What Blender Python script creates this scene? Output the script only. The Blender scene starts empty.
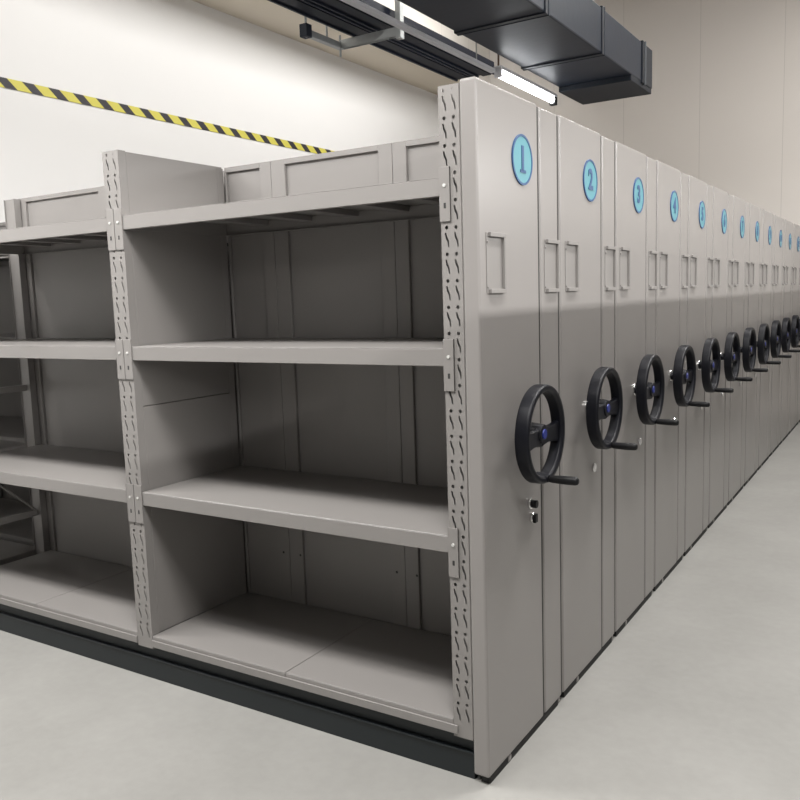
import bpy, bmesh, math
from mathutils import Vector, Matrix
PI = math.pi
scene = bpy.context.scene
C = scene.collection

# ------------------------------------------------------------------ materials
def new_mat(name):
    m = bpy.data.materials.new(name); m.use_nodes = True
    nt = m.node_tree
    return m, nt, nt.nodes['Principled BSDF']

def plain(name, col, rough=.5, metal=0., spec=.5, coat=0., noise=0., nscale=8., bump=0., bscale=600.):
    m, nt, b = new_mat(name)
    b.inputs['Base Color'].default_value = (*col, 1)
    b.inputs['Roughness'].default_value = rough
    b.inputs['Metallic'].default_value = metal
    b.inputs['Specular IOR Level'].default_value = spec
    b.inputs['Coat Weight'].default_value = coat
    b.inputs['Coat Roughness'].default_value = .12
    tc = nt.nodes.new('ShaderNodeTexCoord')
    if noise:
        n = nt.nodes.new('ShaderNodeTexNoise'); n.inputs['Scale'].default_value = nscale
        n.inputs['Detail'].default_value = 5
        r = nt.nodes.new('ShaderNodeMapRange')
        r.inputs['To Min'].default_value = 1 - noise; r.inputs['To Max'].default_value = 1 + noise
        mx = nt.nodes.new('ShaderNodeMix'); mx.data_type = 'RGBA'; mx.blend_type = 'MULTIPLY'
        mx.inputs['Factor'].default_value = 1; mx.inputs['A'].default_value = (*col, 1)
        cb = nt.nodes.new('ShaderNodeCombineColor')
        nt.links.new(tc.outputs['Object'], n.inputs['Vector'])
        nt.links.new(n.outputs['Fac'], r.inputs['Value'])
        for k in ('Red', 'Green', 'Blue'): nt.links.new(r.outputs['Result'], cb.inputs[k])
        nt.links.new(cb.outputs['Color'], mx.inputs['B'])
        nt.links.new(mx.outputs['Result'], b.inputs['Base Color'])
    if bump:
        n2 = nt.nodes.new('ShaderNodeTexNoise'); n2.inputs['Scale'].default_value = bscale
        bp = nt.nodes.new('ShaderNodeBump'); bp.inputs['Strength'].default_value = bump
        bp.inputs['Distance'].default_value = .001
        nt.links.new(tc.outputs['Object'], n2.inputs['Vector'])
        nt.links.new(n2.outputs['Fac'], bp.inputs['Height'])
        nt.links.new(bp.outputs['Normal'], b.inputs['Normal'])
    return m

def seamed(name, col, axis, pitch, offset, rough=.6, width=.006, dark=.75):
    """sandwich-panel wall: plain colour with narrow vertical joints every pitch metres"""
    m, nt, b = new_mat(name)
    b.inputs['Roughness'].default_value = rough
    g = nt.nodes.new('ShaderNodeNewGeometry')
    s = nt.nodes.new('ShaderNodeSeparateXYZ'); nt.links.new(g.outputs['Position'], s.inputs[0])
    def mth(op, a, bv):
        n = nt.nodes.new('ShaderNodeMath'); n.operation = op
        nt.links.new(a, n.inputs[0]); n.inputs[1].default_value = bv
        return n.outputs[0]
    v = mth('ADD', s.outputs[axis], -offset)
    v = mth('DIVIDE', v, pitch); v = mth('FRACT', v, 0); v = mth('MULTIPLY', v, pitch)
    v = mth('LESS_THAN', v, width)
    n = nt.nodes.new('ShaderNodeTexNoise'); n.inputs['Scale'].default_value = .8; n.inputs['Detail'].default_value = 4
    nt.links.new(g.outputs['Position'], n.inputs['Vector'])
    r = nt.nodes.new('ShaderNodeMix'); r.data_type = 'RGBA'
    r.inputs['A'].default_value = (*[c * .97 for c in col], 1); r.inputs['B'].default_value = (*[min(1, c * 1.03) for c in col], 1)
    nt.links.new(n.outputs['Fac'], r.inputs['Factor'])
    mx = nt.nodes.new('ShaderNodeMix'); mx.data_type = 'RGBA'
    nt.links.new(v, mx.inputs['Factor']); nt.links.new(r.outputs['Result'], mx.inputs['A'])
    mx.inputs['B'].default_value = (*[c * dark for c in col], 1)
    nt.links.new(mx.outputs['Result'], b.inputs['Base Color'])
    return m

M = {}
M['powder'] = plain('grey_powder_coat', (.240, .228, .219), .38, spec=.5, noise=.02, nscale=3, bump=.08)
M['panel'] = plain('grey_panel_coat', (.264, .250, .241), .30, spec=.6, coat=.0, noise=.015, nscale=2)
M['lip'] = plain('light_grey_plastic', (.6, .6, .58), .35)
M['base'] = plain('dark_chassis_steel', (.008, .012, .014), .5, noise=.1)
M['rubber'] = plain('black_rubber', (.012, .012, .012), .7)
M['gap_shade'] = plain('dark_gap_shade', (.03, .028, .026), .7)  # dark tone painted for the shade in the panel gaps
M['wheel'] = plain('black_wheel_plastic', (.004, .0045, .008), .45, spec=.28)
M['grip'] = plain('black_grip', (.006, .006, .007), .5, spec=.3)
M['badge'] = plain('blue_badge', (.01, .025, .22), .35)
M['chrome'] = plain('chrome', (.82, .82, .82), .16, metal=1)
M['zinc'] = plain('galvanised_steel', (.50, .52, .52), .42, metal=.6, noise=.12, nscale=25)
M['hole'] = plain('dark_hole', (.03, .03, .03), .8)
M['sign'] = plain('cyan_sign_face', (.075, .29, .35), .35)
M['ink'] = plain('dark_blue_ink', (.01, .07, .20), .4)
M['duct'] = plain('slate_duct_insulation', (.010, .015, .026), .42, spec=.3, noise=.18, nscale=6, bump=.5, bscale=20)
M['ducttape'] = plain('black_duct_tape', (.006, .009, .015), .5, spec=.3)
M['ductfoil'] = plain('duct_edge_foil', (.10,.11,.12), .4)
M['tray'] = plain('dark_tray_paint', (.004, .007, .018), .45, spec=.25)
M['tray_edge'] = plain('tray_edge_steel', (.022, .028, .045), .5, spec=.3)
M['trunk'] = plain('white_trunking', (.62, .63, .66), .3)
M['white_wall'] = plain('white_wall_paint', (.78, .775, .765), .75, noise=.015, nscale=.7)
M['beige'] = plain('bulkhead_shade_beige', (.74, .67, .56), .7, noise=.02, nscale=1)  # beige puts the soffit's shade into its colour
M['farwall'] = seamed('far_wall_panels', (.60, .565, .53), 0, 1.02, -1.385 - 1.02 * 6, rough=.55)
M['riser'] = seamed('bulkhead_side_panels', (.62, .59, .54), 1, .80, 8.73 - .8 * 20, rough=.6)
M['ceil'] = plain('ceiling_paint', (.62, .60, .57), .8)
M['wall_plain'] = plain('plain_wall_paint', (.30, .295, .29), .75)
M['cord'] = plain('brown_cord', (.10, .055, .03), .6)

m, nt, b = new_mat('lamp_tube_glow')
b.inputs['Emission Color'].default_value = (.96, .98, 1, 1); b.inputs['Emission Strength'].default_value = 9
b.inputs['Base Color'].default_value = (.9, .9, .9, 1)
M['tube'] = m

# floor: pale grey painted concrete
m, nt, b = new_mat('pale_concrete_floor')
g = nt.nodes.new('ShaderNodeNewGeometry')
n1 = nt.nodes.new('ShaderNodeTexNoise'); n1.inputs['Scale'].default_value = 1.6; n1.inputs['Detail'].default_value = 8; n1.inputs['Roughness'].default_value = .6
n2 = nt.nodes.new('ShaderNodeTexNoise'); n2.inputs['Scale'].default_value = 22; n2.inputs['Detail'].default_value = 6
nt.links.new(g.outputs['Position'], n1.inputs['Vector']); nt.links.new(g.outputs['Position'], n2.inputs['Vector'])
ad = nt.nodes.new('ShaderNodeMath'); ad.operation = 'ADD'
nt.links.new(n1.outputs['Fac'], ad.inputs[0])
ml = nt.nodes.new('ShaderNodeMath'); ml.operation = 'MULTIPLY'; ml.inputs[1].default_value = .35
nt.links.new(n2.outputs['Fac'], ml.inputs[0]); nt.links.new(ml.outputs[0], ad.inputs[1])
cr = nt.nodes.new('ShaderNodeValToRGB')
cr.color_ramp.elements[0].position = .45; cr.color_ramp.elements[0].color = (.26, .256, .242, 1)
cr.color_ramp.elements[1].position = .9; cr.color_ramp.elements[1].color = (.315, .31, .295, 1)
nt.links.new(ad.outputs[0], cr.inputs['Fac']); nt.links.new(cr.outputs['Color'], b.inputs['Base Color'])
b.inputs['Roughness'].default_value = .5; b.inputs['Specular IOR Level'].default_value = .3
M['floor'] = m

# hazard tape: yellow with slanted black bars (a pattern along the tape's length)
m, nt, b = new_mat('hazard_tape_print')
tc = nt.nodes.new('ShaderNodeTexCoord'); s = nt.nodes.new('ShaderNodeSeparateXYZ')
nt.links.new(tc.outputs['Object'], s.inputs[0])
def mm(op, a, bv):
    n = nt.nodes.new('ShaderNodeMath'); n.operation = op
    if isinstance(a, float): n.inputs[0].default_value = a
    else: nt.links.new(a, n.inputs[0])
    if isinstance(bv, float): n.inputs[1].default_value = bv
    else: nt.links.new(bv, n.inputs[1])
    return n.outputs[0]
v = mm('ADD', s.outputs[1], mm('MULTIPLY', s.outputs[2], 1.15))
v = mm('FRACT', mm('DIVIDE', v, .2478), 0.)
v = mm('LESS_THAN', v, .45)
mx = nt.nodes.new('ShaderNodeMix'); mx.data_type = 'RGBA'
mx.inputs['A'].default_value = (.62, .56, .09, 1); mx.inputs['B'].default_value = (.02, .017, .025, 1)
nt.links.new(v, mx.inputs['Factor']); nt.links.new(mx.outputs['Result'], b.inputs['Base Color'])
b.inputs['Roughness'].default_value = .4
M['tape'] = m

# ------------------------------------------------------------------ helpers
def bx(bm, x0, x1, y0, y1, z0, z1):
    vs = [bm.verts.new(p) for p in ((x0,y0,z0),(x1,y0,z0),(x1,y1,z0),(x0,y1,z0),(x0,y0,z1),(x1,y0,z1),(x1,y1,z1),(x0,y1,z1))]
    for f in ((3,2,1,0),(4,5,6,7),(0,1,5,4),(1,2,6,5),(2,3,7,6),(3,0,4,7)):
        bm.faces.new([vs[i] for i in f])
    return vs

def cyl(bm, p0, p1, r, n=20, r1=None):
    p0, p1 = Vector(p0), Vector(p1); d = p1 - p0
    q = d.to_track_quat('Z', 'Y').to_matrix().to_4x4()
    bmesh.ops.create_cone(bm, cap_ends=True, segments=n, radius1=r, radius2=r if r1 is None else r1,
                          depth=d.length, matrix=Matrix.Translation((p0 + p1) / 2) @ q)

def obj(name, bm, mat, parent=None, smooth=False, bevel=0., seg=2):
    if isinstance(bm, bpy.types.Mesh): me = bm
    else:
        me = bpy.data.meshes.new(name); bm.to_mesh(me); bm.free()
    if mat and not me.materials: me.materials.append(M[mat])
    o = bpy.data.objects.new(name, me); C.objects.link(o)
    if parent: o.parent = parent
    if smooth:
        for p in me.polygons: p.use_smooth = True
    if bevel:
        md = o.modifiers.new('bevel', 'BEVEL'); md.width = bevel; md.segments = seg; md.limit_method = 'ANGLE'
        md.angle_limit = math.radians(50)
    return o

def box_obj(name, dims, mat, parent=None, bevel=0.):
    bm = bmesh.new(); bx(bm, *dims); return obj(name, bm, mat, parent, bevel=bevel)

def struct(o): o['kind'] = 'structure'; return o
def tag(o, label, cat, group=None):
    o['label'] = label; o['category'] = cat
    if group: o['group'] = group
    return o
def empty(name, loc, label, cat, group=None):
    o = bpy.data.objects.new(name, None); C.objects.link(o); o.location = loc; o.empty_display_size = .1
    return tag(o, label, cat, group)

# ------------------------------------------------------------------ the room
XL, XR, YN, YF, ZC = -5.3, 5.4, -6.5, 9.4, 5.85
XB, ZB = -4.45, 4.794
struct(box_obj('floor', (XL - .15, XR + .15, YN - .15, YF + .15, -.12, 0), 'floor'))
struct(box_obj('ceiling', (XL - .15, XR + .15, YN - .15, YF + .15, ZC, ZC + .12), 'ceil'))
struct(box_obj('wall_left', (XL - .15, XL, YN, YF, 0, ZC), 'white_wall'))
struct(box_obj('wall_back', (XL - .15, XR + .15, YF, YF + .15, 0, ZC), 'farwall'))
struct(box_obj('wall_front', (XL - .15, XR + .15, YN - .15, YN, 0, ZC), 'wall_plain'))
struct(box_obj('wall_outer', (XR, XR + .15, YN, YF, 0, ZC), 'wall_plain'))
struct(box_obj('added_partition', (1.95, 2.07, YN, YF, 0, 2.35), 'wall_plain'))   # unseen low partition, added to shade the lower end panels
# dropped bulkhead along the left wall: underside tinted beige to carry its shade, panelled side
bm = bmesh.new(); bx(bm, XL, XB, YN, YF, ZB, ZC)
o = obj('trim_1', bm, None); o.data.materials.append(M['beige']); o.data.materials.append(M['riser'])
for p in o.data.polygons: p.material_index = 1 if p.normal.x > .5 else 0
struct(o)

# hazard tape fixed along the left wall
bm = bmesh.new()
bx(bm, 0, .004, 0, 8.4, -.040, .040)
o = obj('hazard_tape', bm, 'tape'); o.location = (XL + .003, .9, 3.546)
tag(o, 'yellow and black striped hazard tape running along the white left wall', 'tape')

# ------------------------------------------------------------------ perforated upright post
HP = .0852       # hole pitch
def punched_face(W, H, ztop_first=.045, cols=(.27, .73), y=0., x0=0., lean=(1, 1)):
    """a steel strip W wide and H high in the plane y, with a round hole and an S-shaped slot per pitch"""
    bm = bmesh.new()
    n = int(H // HP); rest = H - n * HP
    tmpl = bmesh.new()
    edges = []
    def loop(pts):
        vs = [tmpl.verts.new((px, 0, pz)) for px, pz in pts]
        for i in range(len(vs)): edges.append(tmpl.edges.new((vs[i], vs[(i + 1) % len(vs)])))
    loop([(0, 0), (W / 2, 0), (W, 0), (W, HP), (W / 2, HP), (0, HP)])
    for c, l in zip(cols, lean):
        cx = c * W
        loop([(cx + .0062 * math.cos(t * PI / 4), .070 + .0066 * math.sin(t * PI / 4)) for t in range(8)])
        k = l
        pts = [(-.0075, .058), (-.0022, .058), (.0018, .044), (.0072, .032), (.0086, .012), (.0038, .012), (.0020, .028), (-.0046, .040)]
        loop([(cx + k * px, pz - .004) for px, pz in pts])
    bmesh.ops.triangle_fill(tmpl, use_beauty=True, use_dissolve=False, edges=edges, normal=(0, -1, 0))
    tv = list(tmpl.verts); tmpl.verts.index_update()
    tf = [[v.index for v in f.verts] for f in tmpl.faces]
    tc_ = [v.co.copy() for v in tv]; tmpl.free()
    for i in range(n):
        z = H - (i + 1) * HP
        vs = [bm.verts.new((x0 + c.x, y, c.z + z)) for c in tc_]
        for f in tf: bm.faces.new([vs[j] for j in f])
    if rest > 1e-4:
        vs = [bm.verts.new(p) for p in ((x0, y, 0), (x0 + W, y, 0), (x0 + W, y, rest), (x0, y, rest))]
        bm.faces.new(vs)
    bmesh.ops.remove_doubles(bm, verts=bm.verts, dist=1e-5)
    for f in bm.faces:
        f.normal_update()
        if f.normal.y > 0: f.normal_flip()
    # thickness
    r = bmesh.ops.extrude_face_region(bm, geom=list(bm.faces))
    bmesh.ops.translate(bm, vec=(0, .002, 0), verts=[g for g in r['geom'] if isinstance(g, bmesh.types.BMVert)])
    bmesh.ops.recalc_face_normals(bm, faces=bm.faces)
    return bm

D = .64          # depth of a shelving run
def upright_bm(W, H, x0, lean, rear=False):
    bm = punched_face(W, H, x0=x0, lean=lean)
    # folded sides and rear lips of the channel
    bx(bm, x0, x0 + .002, .002, .04, 0, H); bx(bm, x0 + W - .002, x0 + W, .002, .04, 0, H)
    bx(bm, x0 + .002, x0 + W - .002, .030, .032, 0, H)
    if rear:
        for v in bm.verts: v.co.y = D - v.co.y
        bmesh.ops.reverse_faces(bm, faces=bm.faces)
    return bm

ZS = [2.058, 1.508, .872, .215]      # shelf tops
TH = .060
BAYS = [(-1.658, -.136), (-3.262, -1.757), (-4.87, -3.359)]
ZP0 = .0
HT = 2.325
P = .7028

def shelf_bm(x0, x1, th, two=False):
    bm = bmesh.new()
    y0, y1 = .0, D - .022
    def board(a, b_):
        bx(bm, a, b_, y0, y1, -.003, 0)
        bx(bm, a, b_, y0, y0 + .003, -th, -.003)
        bx(bm, a, b_, y1 - .003, y1, -th, -.003)
        bx(bm, a, a + .003, y0 + .003, y1 - .003, -th, -.003)
        bx(bm, b_ - .003, b_, y0 + .003, y1 - .003, -th, -.003)
        bx(bm, a + .003, b_ - .003, y0 + .003, y0 + .02, -th, -th + .003)
        bx(bm, a + .003, b_ - .003, y1 - .02, y1 - .003, -th, -th + .003)
    if two:
        mid = (x0 + x1) / 2 + .005
        board(x0, mid - .0015); board(mid + .0015, x1)
    else: board(x0, x1)
    n = 5
    for i in range(1, n + 1):
        xc = x0 + (x1 - x0) * i / (n + 1)
        bx(bm, xc - .03, xc + .03, y0 + .02, y1 - .02, -.028, -.004)
    return bm

def plate_panel(x0, x1, fl, fr, z0=.16, z1=2.32):
    """back panel with raised side flanges and top/bottom flanges around a recessed sheet"""
    bm = bmesh.new()
    yf, yr = D - .020, D + .0
    zt = z1 - .024
    bx(bm, x0, x0 + fl, yf, yf + .018, z0, z1)
    bx(bm, x1 - fr, x1, yf, yf + .018, z0, z1)
    bx(bm, x0 + fl, x1 - fr, yf, yf + .018, zt, z1)
    bx(bm, x0 + fl, x1 - fr, yf, yf + .018, z0, z0 + .03)
    bx(bm, x0 + fl, x1 - fr, yf + .014, yf + .018, z0 + .03, zt)
    # rows of small screw holes on the flanges
    return bm

NUM_MESH = {}
def numeral_mesh(txt):
    cu = bpy.data.curves.new('numeral', 'FONT'); cu.body = txt; cu.size = .115 if len(txt) == 1 else .088
    cu.align_x = 'CENTER'; cu.align_y = 'CENTER'; cu.extrude = .0008; cu.offset = .0035; cu.resolution_u = 4
    t = bpy.data.objects.new('numeral_tmp', cu); C.objects.link(t)
    bpy.context.view_layer.update()
    me = bpy.data.meshes.new_from_object(t.evaluated_get(bpy.context.evaluated_depsgraph_get()))
    bpy.data.objects.remove(t)
    if txt == '1':
        bm = bmesh.new(); bm.from_mesh(me); bx(bm, -.022, .026, -.044, -.034, -.0008, .0008); bm.to_mesh(me); bm.free()
    me.materials.clear(); me.materials.append(M['ink'])
    # stand the text up facing +X
    me.transform(Matrix.Rotation(PI / 2, 4, 'Z') @ Matrix.Rotation(PI / 2, 4, 'X'))
    return me

# ------------------------------------------------------------------ one shelving unit
ORD = ['1', '2', '3', '4', '5', '6', '7', '8', '9', '10', '11', '12', '13']
def sign_label(i):
    return [
     'nearest mobile shelving unit, open empty grey shelves and end panel with sign 1',
     'second mobile shelving unit, behind the open shelves, end panel with sign 2',
     'third grey mobile shelving unit, end panel with round sign 3',
     'fourth grey mobile shelving unit, end panel with pale sign 4'][i] if i < 4 else \
     '%s grey mobile shelving unit from the open shelves, a black handwheel on its end' % \
     ['fifth', 'sixth', 'seventh', 'eighth', 'ninth', 'tenth', 'eleventh', 'twelfth', 'thirteenth'][i - 4]

GROUP = 'mobile shelving units in a row'
root = empty('mobile_shelving_unit', (0, 0, 0), sign_label(0), 'shelving unit', GROUP)
MAINW = .490
PT = 2.35

# main end panel: a folded sheet with rounded vertical edges
bm = bmesh.new(); bx(bm, -.0598, 0, 0, MAINW - .002, .030, PT)
bx(bm, -.045, -.003, .165, .195, .0, .030)
end_panel = obj('end_panel', bm, 'panel', root, bevel=.009, seg=4)
bm = bmesh.new(); bx(bm, -.058, -.001, MAINW + .018, P - .020, .030, PT - .004)
bx(bm, -.045, -.006, P - .045, P - .020, .0, .030)
side_strip = obj('side_strip', bm, 'panel', root, bevel=.009, seg=4)
# dark strips stand in for shade in the gaps; skirting behind the panels
o = box_obj('shade_strip', (-.052, -.0065, MAINW - .0015, MAINW + .0175, .03, PT - .006), 'gap_shade', root)
o = box_obj('shade_strip', (-.052, -.008, P - .0195, P - .0005, .03, PT - .006), 'gap_shade', root)
o = box_obj('skirting', (-.040, -.006, .02, P - .05, .0, .0295), 'rubber', root)

def holder(name, y0, y1, z0, z1, x, parent):
    bm = bmesh.new()
    bx(bm, x, x + .0025, y0, y1, z0, z1)
    t = .014
    bx(bm, x + .0025, x + .013, y0 + .012, y1, z1 - t, z1)
    bx(bm, x + .0025, x + .013, y0 + .012, y1, z0, z0 + t)
    bx(bm, x + .0025, x + .013, y1 - t * .9, y1, z0 + t, z1 - t)
    for z in (z0 + .02, z1 - .03): cyl(bm, (x + .002, y0 + .006, z), (x + .006, y0 + .006, z), .0045, 10)
    return obj(name, bm, 'powder', parent, bevel=.0015)
holder('label_holder', .050, .178, 1.682, 1.878, 0, end_panel)
holder('label_holder', .540, .668, 1.680, 1.876, -.001, side_strip)

# round number sign
bm = bmesh.new(); cyl(bm, (0, .345, 2.138), (.003, .345, 2.138), .080, 48)
sign = obj('number_sign', bm, 'sign', root); sign['label'] = 'round cyan number sign with a blue rim'
bm = bmesh.new()
N = 56
ring = []
for k in range(N):
    a = 2 * PI * k / N
    ring.append([bm.verts.new((x, .345 + r * math.cos(a), 2.138 + r * math.sin(a))) for x, r in ((.0, .086), (.0045, .086), (.0045, .078), (.0, .078))])
for k in range(N):
    A, B = ring[k], ring[(k + 1) % N]
    for j in range(4): bm.faces.new((A[j], A[(j + 1) % 4], B[(j + 1) % 4], B[j]))
bmesh.ops.recalc_face_normals(bm, faces=bm.faces)
obj('sign_rim', bm, 'ink', sign)
me = numeral_mesh('1'); num = bpy.data.objects.new('numeral', me); C.objects.link(num)
num.parent = sign; num.location = (.0042, .345, 2.138)

# handwheel
WY, WZ, WX, WR = .298, 1.188, .086, .174
bm = bmesh.new()
prof = [(-.026, -.026), (-.020, -.030), (-.004, -.032), (0.0, -.025), (0.0, .012), (-.005, .019), (-.018, .019), (-.027, .010)]
N = 64; ring = []
for k in range(N):
    a = 2 * PI * k / N
    ring.append([bm.verts.new((WX + dx, WY + (WR + dr) * math.cos(a), WZ + (WR + dr) * math.sin(a))) for dr, dx in prof])
for k in range(N):
    A, B = ring[k], ring[(k + 1) % N]
    for j in range(len(prof)): bm.faces.new((A[j], A[(j + 1) % 8], B[(j + 1) % 8], B[j]))
# two broad spokes that widen towards the hub and the rim, dished a little toward the panel
for s in (-1, 1):
    secs = []
    for t in [0, .12, .3, .5, .7, .86, 1]:
        y = s * (.0 + t * (WR - .012)); w = .040 - .060 * t * (1 - t) * 1.0 + .012 * t
        xo = -.012 + .006 * t
        secs.append([bm.verts.new(q) for q in ((WX + xo - .010, WY + y, WZ - w - .01), (WX + xo + .010, WY + y, WZ - w * .9 - .01), (WX + xo + .010, WY + y, WZ + w * .55), (WX + xo - .010, WY + y, WZ + w * .65))])
    for A, B in zip(secs, secs[1:]):
        for j in range(4): bm.faces.new((A[j], A[(j + 1) % 4], B[(j + 1) % 4], B[j]))
    bm.faces.new(secs[0]); bm.faces.new(secs[-1][::-1])
cyl(bm, (WX - .045, WY, WZ), (WX + .006, WY, WZ), .040, 32, .034)
# boss that carries the crank handle
cyl(bm, (WX - .024, WY, WZ - WR + .018), (WX + .022, WY, WZ - WR + .018), .020, 20, .015)
bmesh.ops.recalc_face_normals(bm, faces=bm.faces)
wheel = obj('handwheel', bm, 'wheel', root, smooth=False, bevel=.003)
for p in wheel.data.polygons: p.use_smooth = True
wheel.modifiers['bevel'].angle_limit = math.radians(35)
wn = wheel.modifiers.new('wn', 'WEIGHTED_NORMAL')
bm = bmesh.new(); cyl(bm, (WX + .004, WY, WZ), (WX + .010, WY, WZ), .018, 28)
o = obj('hub_badge', bm, 'badge', wheel, bevel=.002); o['label'] = 'blue hub badge'
bm = bmesh.new()
zc = WZ - WR + .016
pts = [(.020, .0085), (.024, .012), (.034, .0135), (.080, .0155), (.118, .0150), (.126, .013), (.130, .008)]
ring = []
for dx, r in pts:
    ring.append([bm.verts.new((WX + dx, WY + r * math.cos(2 * PI * k / 18), zc + r * math.sin(2 * PI * k / 18))) for k in range(18)])
for A, B in zip(ring, ring[1:]):
    for k in range(18): bm.faces.new((A[k], A[(k + 1) % 18], B[(k + 1) % 18], B[k]))
bm.faces.new(ring[0][::-1]); bm.faces.new(ring[-1])
bmesh.ops.recalc_face_normals(bm, faces=bm.faces)
obj('crank_handle', bm, 'grip', wheel, smooth=True)
bm = bmesh.new(); cyl(bm, (.006, WY, WZ), (WX - .04, WY, WZ), .024, 24)
ax = obj('axle', bm, 'wheel', wheel)
bm = bmesh.new(); cyl(bm, (0, WY, WZ), (.007, WY, WZ), .032, 40)
o = obj('axle_flange', bm, 'chrome', wheel, bevel=.002); o['label'] = 'chrome axle flange'
# lock below the wheel: round knob over a keyhole plate
for nm, y, z, lab in (('lock', .375, .912, 'chrome turn lock'), ('keyhole', .392, .855, 'chrome keyhole plate')):
    bm = bmesh.new(); cyl(bm, (0, y, z), (.010, y, z), .020, 24)
    lk = obj(nm, bm, 'chrome', root, bevel=.002); lk['label'] = lab
    bm = bmesh.new()
    if nm == 'lock': cyl(bm, (.010, y, z), (.030, y, z), .015, 20)
    else: bx(bm, .010, .020, y - .010, y + .014, z - .018, z + .014)
    obj('knob' if nm == 'lock' else 'key_slot', bm, 'grip', lk, bevel=.002)

# base chassis (dark), with a lower ledge
bm = bmesh.new()
bx(bm, -4.9, -.065, .030, D - .02, .100, .154)
bx(bm, -4.9, -.065, .012, D - .01, .094, .100)
bx(bm, -4.9, -.065, .018, D - .012, .0, .094)
obj('base_chassis', bm, 'base', root, bevel=.002)

# uprights
for W, x0, ln, h in ((.074, -.134, (1, 1), 2.338), (.097, -1.756, (1, 1), HT), (.097, -3.360, (1, 1), HT), (.097, -4.965, (1, 1), HT)):
    z = .154
    bm = upright_bm(W, h - z, x0, ln)
    u = obj('upright', bm, 'powder', root); u.location.z = z
    bm = upright_bm(W, h - z - .01, x0, ln, rear=True)
    for v in bm.verts: v.co.y -= .025
    u2 = obj('rear_upright', bm, 'powder', root); u2.location.z = z
    # connector brackets at each upper shelf
    for zt in ZS[:3]:
        for (a, b_) in (((x0 - .002, x0 + .038),) if W < .08 else ((x0 - .001, x0 + .0475), (x0 + .0495, x0 + W + .001))):
            bm = bmesh.new()
            bx(bm, a, b_, -.005, -.0005, zt - .142, zt + .030)
            bx(bm, b_ - .003 if W < .08 else a, b_ if W < .08 else a + .003, -.005, .0, zt - .142, zt + .030)
            xc = (a + b_) / 2
            br = obj('bracket', bm, 'powder', u, bevel=.001); br.location.z = -z
            bm = bmesh.new()
            cyl(bm, (xc, -.0085, zt - .028), (xc, -.005, zt - .028), .0055, 12)
            obj('rivet', bm, 'lip', br)
            bm = bmesh.new(); bx(bm, xc - .004, xc + .004, -.0056, -.005, zt - .100, zt - .083)
            obj('slot', bm, 'hole', br)

# solid side panels between the first and second bay (upper and lower sheet with a joint)
SD = (-1.690, -1.660)
box_obj('side_panel', (*SD, .042, D - .030, .215, 1.242), 'powder', root, bevel=.002)
box_obj('side_panel', (*SD, .042, D - .030, 1.245, 2.322), 'powder', root, bevel=.002)
box_obj('side_panel', (-.062, -.0585, .004, D - .03, .16, 2.33), 'powder', root)
# open ladder frame at the third post: two bars and a diagonal brace
for z in (.44, 1.20):
    box_obj('crossbar', (-3.325, -3.295, .04, D - .065, z, z + .035), 'powder', root)
def bar(bm, p0, p1, t):
    p0, p1 = Vector(p0), Vector(p1); d = p1 - p0
    vs = bx(bm, -t, t, -t * .3, t * .3, 0, d.length)
    q = d.to_track_quat('Z', 'Y').to_matrix().to_4x4()
    bmesh.ops.transform(bm, matrix=Matrix.Translation(p0) @ q, verts=vs)
for z0, z1 in ((.95, .475),):
    bm = bmesh.new(); bar(bm, (-3.31, .05, z0), (-3.31, D - .07, z1), .012)
    obj('diagonal_brace', bm, 'powder', root)

# shelves
for bi, (a, b_) in enumerate(BAYS):
    for zi, zt in enumerate(ZS):
        bm = shelf_bm(a, b_, TH if zi < 3 else .052, two=(zi == 3))
        if zi == 3: bx(bm, a - .02 if bi else a, b_ + .02 if bi == 0 else b_, -.006, .0, -.050, -.018)
        s_ = obj('shelf', bm, 'powder', root, bevel=.0015, seg=1); s_.location.z = zt

# back panels
for (a, b_, fl, fr) in ((-1.655, -1.367, .010, .067), (-1.365, -.705, .081, .070), (-.703, -.075, .067, .02),
                        (-2.505, -1.765, .045, .02), (-3.345, -2.507, .122, .072)):
    bm = plate_panel(a, b_, fl, fr)
    bp_ = obj('back_panel', bm, 'powder', root, bevel=.0015, seg=1)
for xx in (-1.404, -1.299, -.749, -.644):
    bm = bmesh.new(); cyl(bm, (xx, D - .0206, .46), (xx, D - .0200, .46), .006, 10)
    obj('screw', bm, 'hole', root)

# the rest of the row: copy the thing, its parts and their sub-parts
tail = []
def plate_mesh(a, b_):
    bm = plate_panel(a, b_, .05, .05); me = bpy.data.meshes.new('back_panel'); bm.to_mesh(me); bm.free()
    me.materials.append(M['powder']); return me
def copy_tree(o, parent=None):
    if o.name in ('knob', 'keyhole'): return None
    c = o.copy(); C.objects.link(c)
    if parent: c.parent = parent
    for ch in list(o.children): copy_tree(ch, c)
    return c
for i in range(1, 13):
    r = copy_tree(root); r.location = (0, i * P, 0)
    r['label'] = sign_label(i)
    for k, (a, b_) in enumerate(((-4.10, -3.345), (-4.96, -4.102))):   # the hidden rows are closed behind their last bay too
        if i == 1: tail.append(plate_mesh(a, b_))
        bp_ = bpy.data.objects.new('back_panel', tail[k]); C.objects.link(bp_); bp_.parent = r
    for ch in list(r.children):
        kind = ch.name.split('.')[0]
        if kind == 'number_sign':
            for g2 in list(ch.children):
                if g2.name.startswith('numeral'): g2.data = numeral_mesh(ORD[i])

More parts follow.
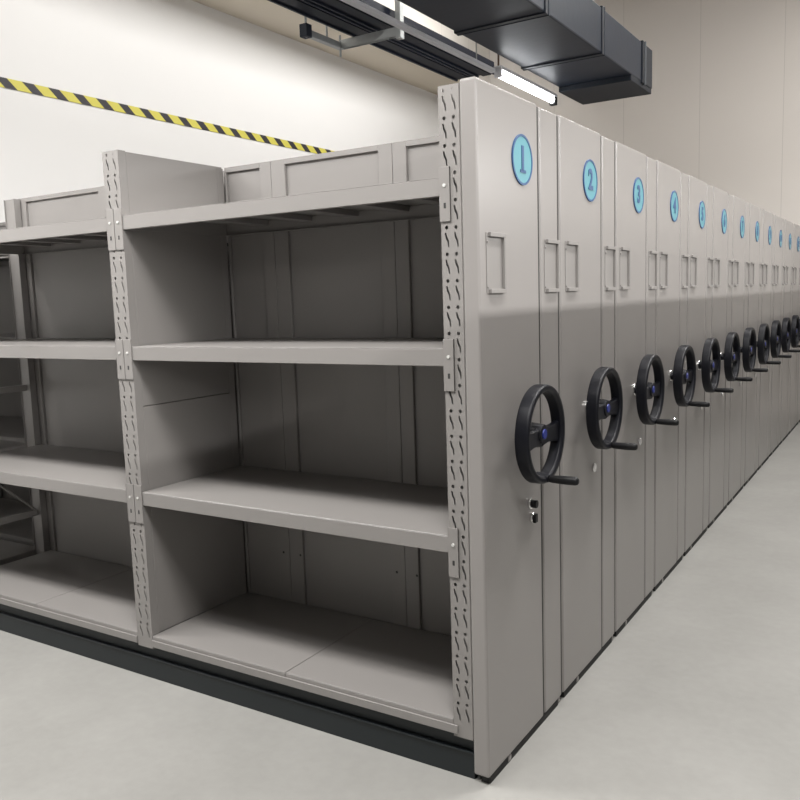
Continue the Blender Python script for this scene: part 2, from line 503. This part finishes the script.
# ------------------------------------------------------------------ overhead: air duct
dx0, dx1, dz0, dz1 = -1.315, -.725, 3.30, 3.60
dt = empty('air_duct', ((dx0 + dx1) / 2, -.5, dz0), 'large dark slate insulated air duct hanging above the row of units', 'air duct')
def dbox(name, y0, y1, g, mat, bevel=.01, zz=0):
    bm = bmesh.new(); cx = (dx0 + dx1) / 2
    bx(bm, dx0 - g - cx, dx1 + g - cx, y0 + .5, y1 + .5, -g + zz, dz1 - dz0 + g)
    return obj(name, bm, mat, dt, bevel=bevel)
segs = [(-4.0, .9), (.9, 2.41), (2.41, 3.43), (3.43, 4.36)]
for a, b_ in segs: dbox('duct_section', a + .004, b_ - .004, 0, 'duct')
for y in (.9, 2.41, 3.43):
    dbox('joint_band', y - .045, y + .0, .008, 'ducttape', .004)
    dbox('joint_band', y + .002, y + .014, .010, 'duct', .003)
dbox('end_collar', 4.36, 4.42, .010, 'ducttape', .004)
dbox('end_collar', 4.425, 4.435, .016, 'ductfoil', .003)
dbox('end_cap', 4.44, 4.66, .002, 'ducttape', .008)
o = dbox('end_cap', 4.10, 4.66, -.005, 'ducttape', .004, -.045)
for y in (-2.5, .5, 2.4):
    bm = bmesh.new(); cyl(bm, (0, y + .5, dz1 - dz0), (0, y + .5, ZC - dz0), .005, 8); obj('hanger_rod', bm, 'zinc', dt)

# trunking with the tube lamp
t = empty('lamp_trunking', (-1.385, 2, 3.2), 'long slim white trunking running toward the lit tube lamp', 'trunking')
bm = bmesh.new(); bx(bm, -.016, .016, -6, 1.06, .012, .035); bx(bm, -.020, .020, -6, 1.06, .009, .012)
obj('channel', bm, 'trunk', t, bevel=.002)
for y in (-4, -1.6, .8):
    bm = bmesh.new(); cyl(bm, (0, y, .03), (0, y, ZC - 3.2), .004, 8); obj('hanger_rod', bm, 'zinc', t)
lamp = empty('tube_lamp', (-1.36, 3.6, 3.2), 'lit white fluorescent tube lamp hanging beside the dark air duct', 'lamp')
bm = bmesh.new(); bx(bm, -.030, .030, -.53, .52, .030, .055)
obj('lamp_body', bm, 'trunk', lamp, bevel=.004)
bm = bmesh.new(); cyl(bm, (0, -.50, .005), (0, .48, .005), .024, 20)
obj('lamp_tube', bm, 'tube', lamp, smooth=True)
for q, mt in (((.485, .535, -.030, .050), 'rubber'), ((-.53, -.505, -.020, .040), 'trunk')):
    box_obj('end_cap', (-.026, .026, *q), mt, lamp, bevel=.003)
bm = bmesh.new(); cyl(bm, (-.01, -.49, .05), (-.02, -.40, ZC - 3.2), .007, 10)
obj('power_cord', bm, 'cord', lamp)

# two cable trays side by side
TE = 2.45
for nm, x0, x1, lab in (('cable_tray', -2.405, -2.235, 'left dark blue cable tray, farther from the air duct'),
                        ('cable_tray', -2.195, -2.035, 'right dark blue cable tray, nearer the air duct')):
    t = empty(nm, ((x0 + x1) / 2, 2, 3.60), lab, 'cable tray', 'overhead cable trays'); w = (x1 - x0) / 2
    bm = bmesh.new(); bx(bm, -w, w, -7, TE, 0, .004); bx(bm, -w, -w + .004, -7, TE, .004, .09); bx(bm, w - .004, w, -7, TE, .004, .09)
    obj('trough', bm, 'tray', t)
    box_obj('cover_strip', (-w + .05, w - .03, -7, TE, -.012, 0), 'tray', t)
    box_obj('edge_flange', (w - .012, w + .006, -7, TE, -.014, 0), 'tray_edge', t)
    box_obj('edge_flange', (-w - .006, -w + .010, -7, TE, -.014, 0), 'tray_edge', t)

# galvanised trapeze hanger under the trays
t = empty('tray_hanger', (-2.22, 2.79, 3.50), 'galvanised steel trapeze bracket carrying the two cable trays', 'bracket')
bm = bmesh.new()
bx(bm, -.25, .23, -.020, -.016, 0, .060); bx(bm, -.25, .23, .016, .020, 0, .060); bx(bm, -.25, .23, -.016, .016, .056, .060)
obj('crossbar', bm, 'zinc', t)
box_obj('drop_strut', (.225, .268, -.025, .025, -.02, ZC - 3.50), 'zinc', t, bevel=.004)
bm = bmesh.new(); bx(bm, -.29, -.25, -.42, .02, .0, .045)
obj('side_channel', bm, 'zinc', t, bevel=.003)
for y, a, b_ in ((0, -.05, .10), (-.16, 0, .16), (-.40, -.01, ZC - 3.50)):
    bm = bmesh.new(); cyl(bm, (-.27, y, a), (-.27, y, b_), .008, 8); obj('threaded_rod', bm, 'zinc', t)
box_obj('clamp', (-.30, -.24, -.435, -.375, -.01, .075), 'tray_edge', t)

# ------------------------------------------------------------------ lights (tube lamp, inferred front battens, added lights out of view)
def area(loc, sx, sy, power, rot=(0, 0, 0), col=(1, .982, .96), name='area_light'):
    l = bpy.data.lights.new(name, 'AREA'); l.shape = 'RECTANGLE'; l.size = sx; l.size_y = sy
    l.energy = power; l.color = col
    o = bpy.data.objects.new(name, l); C.objects.link(o); o.location = loc; o.rotation_euler = rot
    return o
area((-1.36, 3.6, 3.17), .06, 1.0, 25)
for x, e in ((-3.5, 50), (-2.1, 50), (-.7, 50)):
    area((x, -.95, 3.35), 1.2, .40, e)
area((1.4, -1.3, 3.3), .5, .3, 10)
for y, e in ((-4.5, 185), (-1.5, 185), (1.5, 190), (4.5, 190), (7.2, 150)):  # added lights beyond the partition, brighten the upper end panels
    area((4.35, y, 3.25), .12, 2.6, e)
for y, e in ((-1.0, 28), (3.0, 30), (6.5, 38)):  # added lights tilted at the left wall to brighten it
    area((-3.4, y, 5.2), .5, 3.2, e, rot=(0, math.radians(50), 0))
for y in (-2, 2, 6):  # added high lights to brighten the aisle floor
    area((1.2, y, 5.6), .5, 1.5, 140)

w = bpy.data.worlds.new('world'); scene.world = w; w.use_nodes = True
w.node_tree.nodes['Background'].inputs['Color'].default_value = (1, .98, .96, 1)
w.node_tree.nodes['Background'].inputs['Strength'].default_value = .02

# ------------------------------------------------------------------ camera
cam = bpy.data.cameras.new('camera'); co = bpy.data.objects.new('camera', cam); C.objects.link(co)
yaw, pit, rol = CAM_ANG = (.5621, -.1232, -.0321)
fwd = Vector((-math.sin(yaw) * math.cos(pit), math.cos(yaw) * math.cos(pit), math.sin(pit)))
right = Vector((math.cos(yaw), math.sin(yaw), 0)); up = right.cross(fwd)
r2 = right * math.cos(rol) + up * math.sin(rol); u2 = -right * math.sin(rol) + up * math.cos(rol)
mw = Matrix((r2, u2, -fwd)).transposed().to_4x4(); mw.translation = Vector((1.1858, -2.3788, 1.6773))
co.matrix_world = mw
cam.sensor_width = 36; cam.lens = 824.68 * 36 / 800; cam.clip_start = .02
scene.camera = co
scene.view_settings.view_transform = 'Standard'; scene.view_settings.look = 'None'
scene.view_settings.gamma = 1; scene.view_settings.use_curve_mapping = False
scene.view_settings.exposure = .5
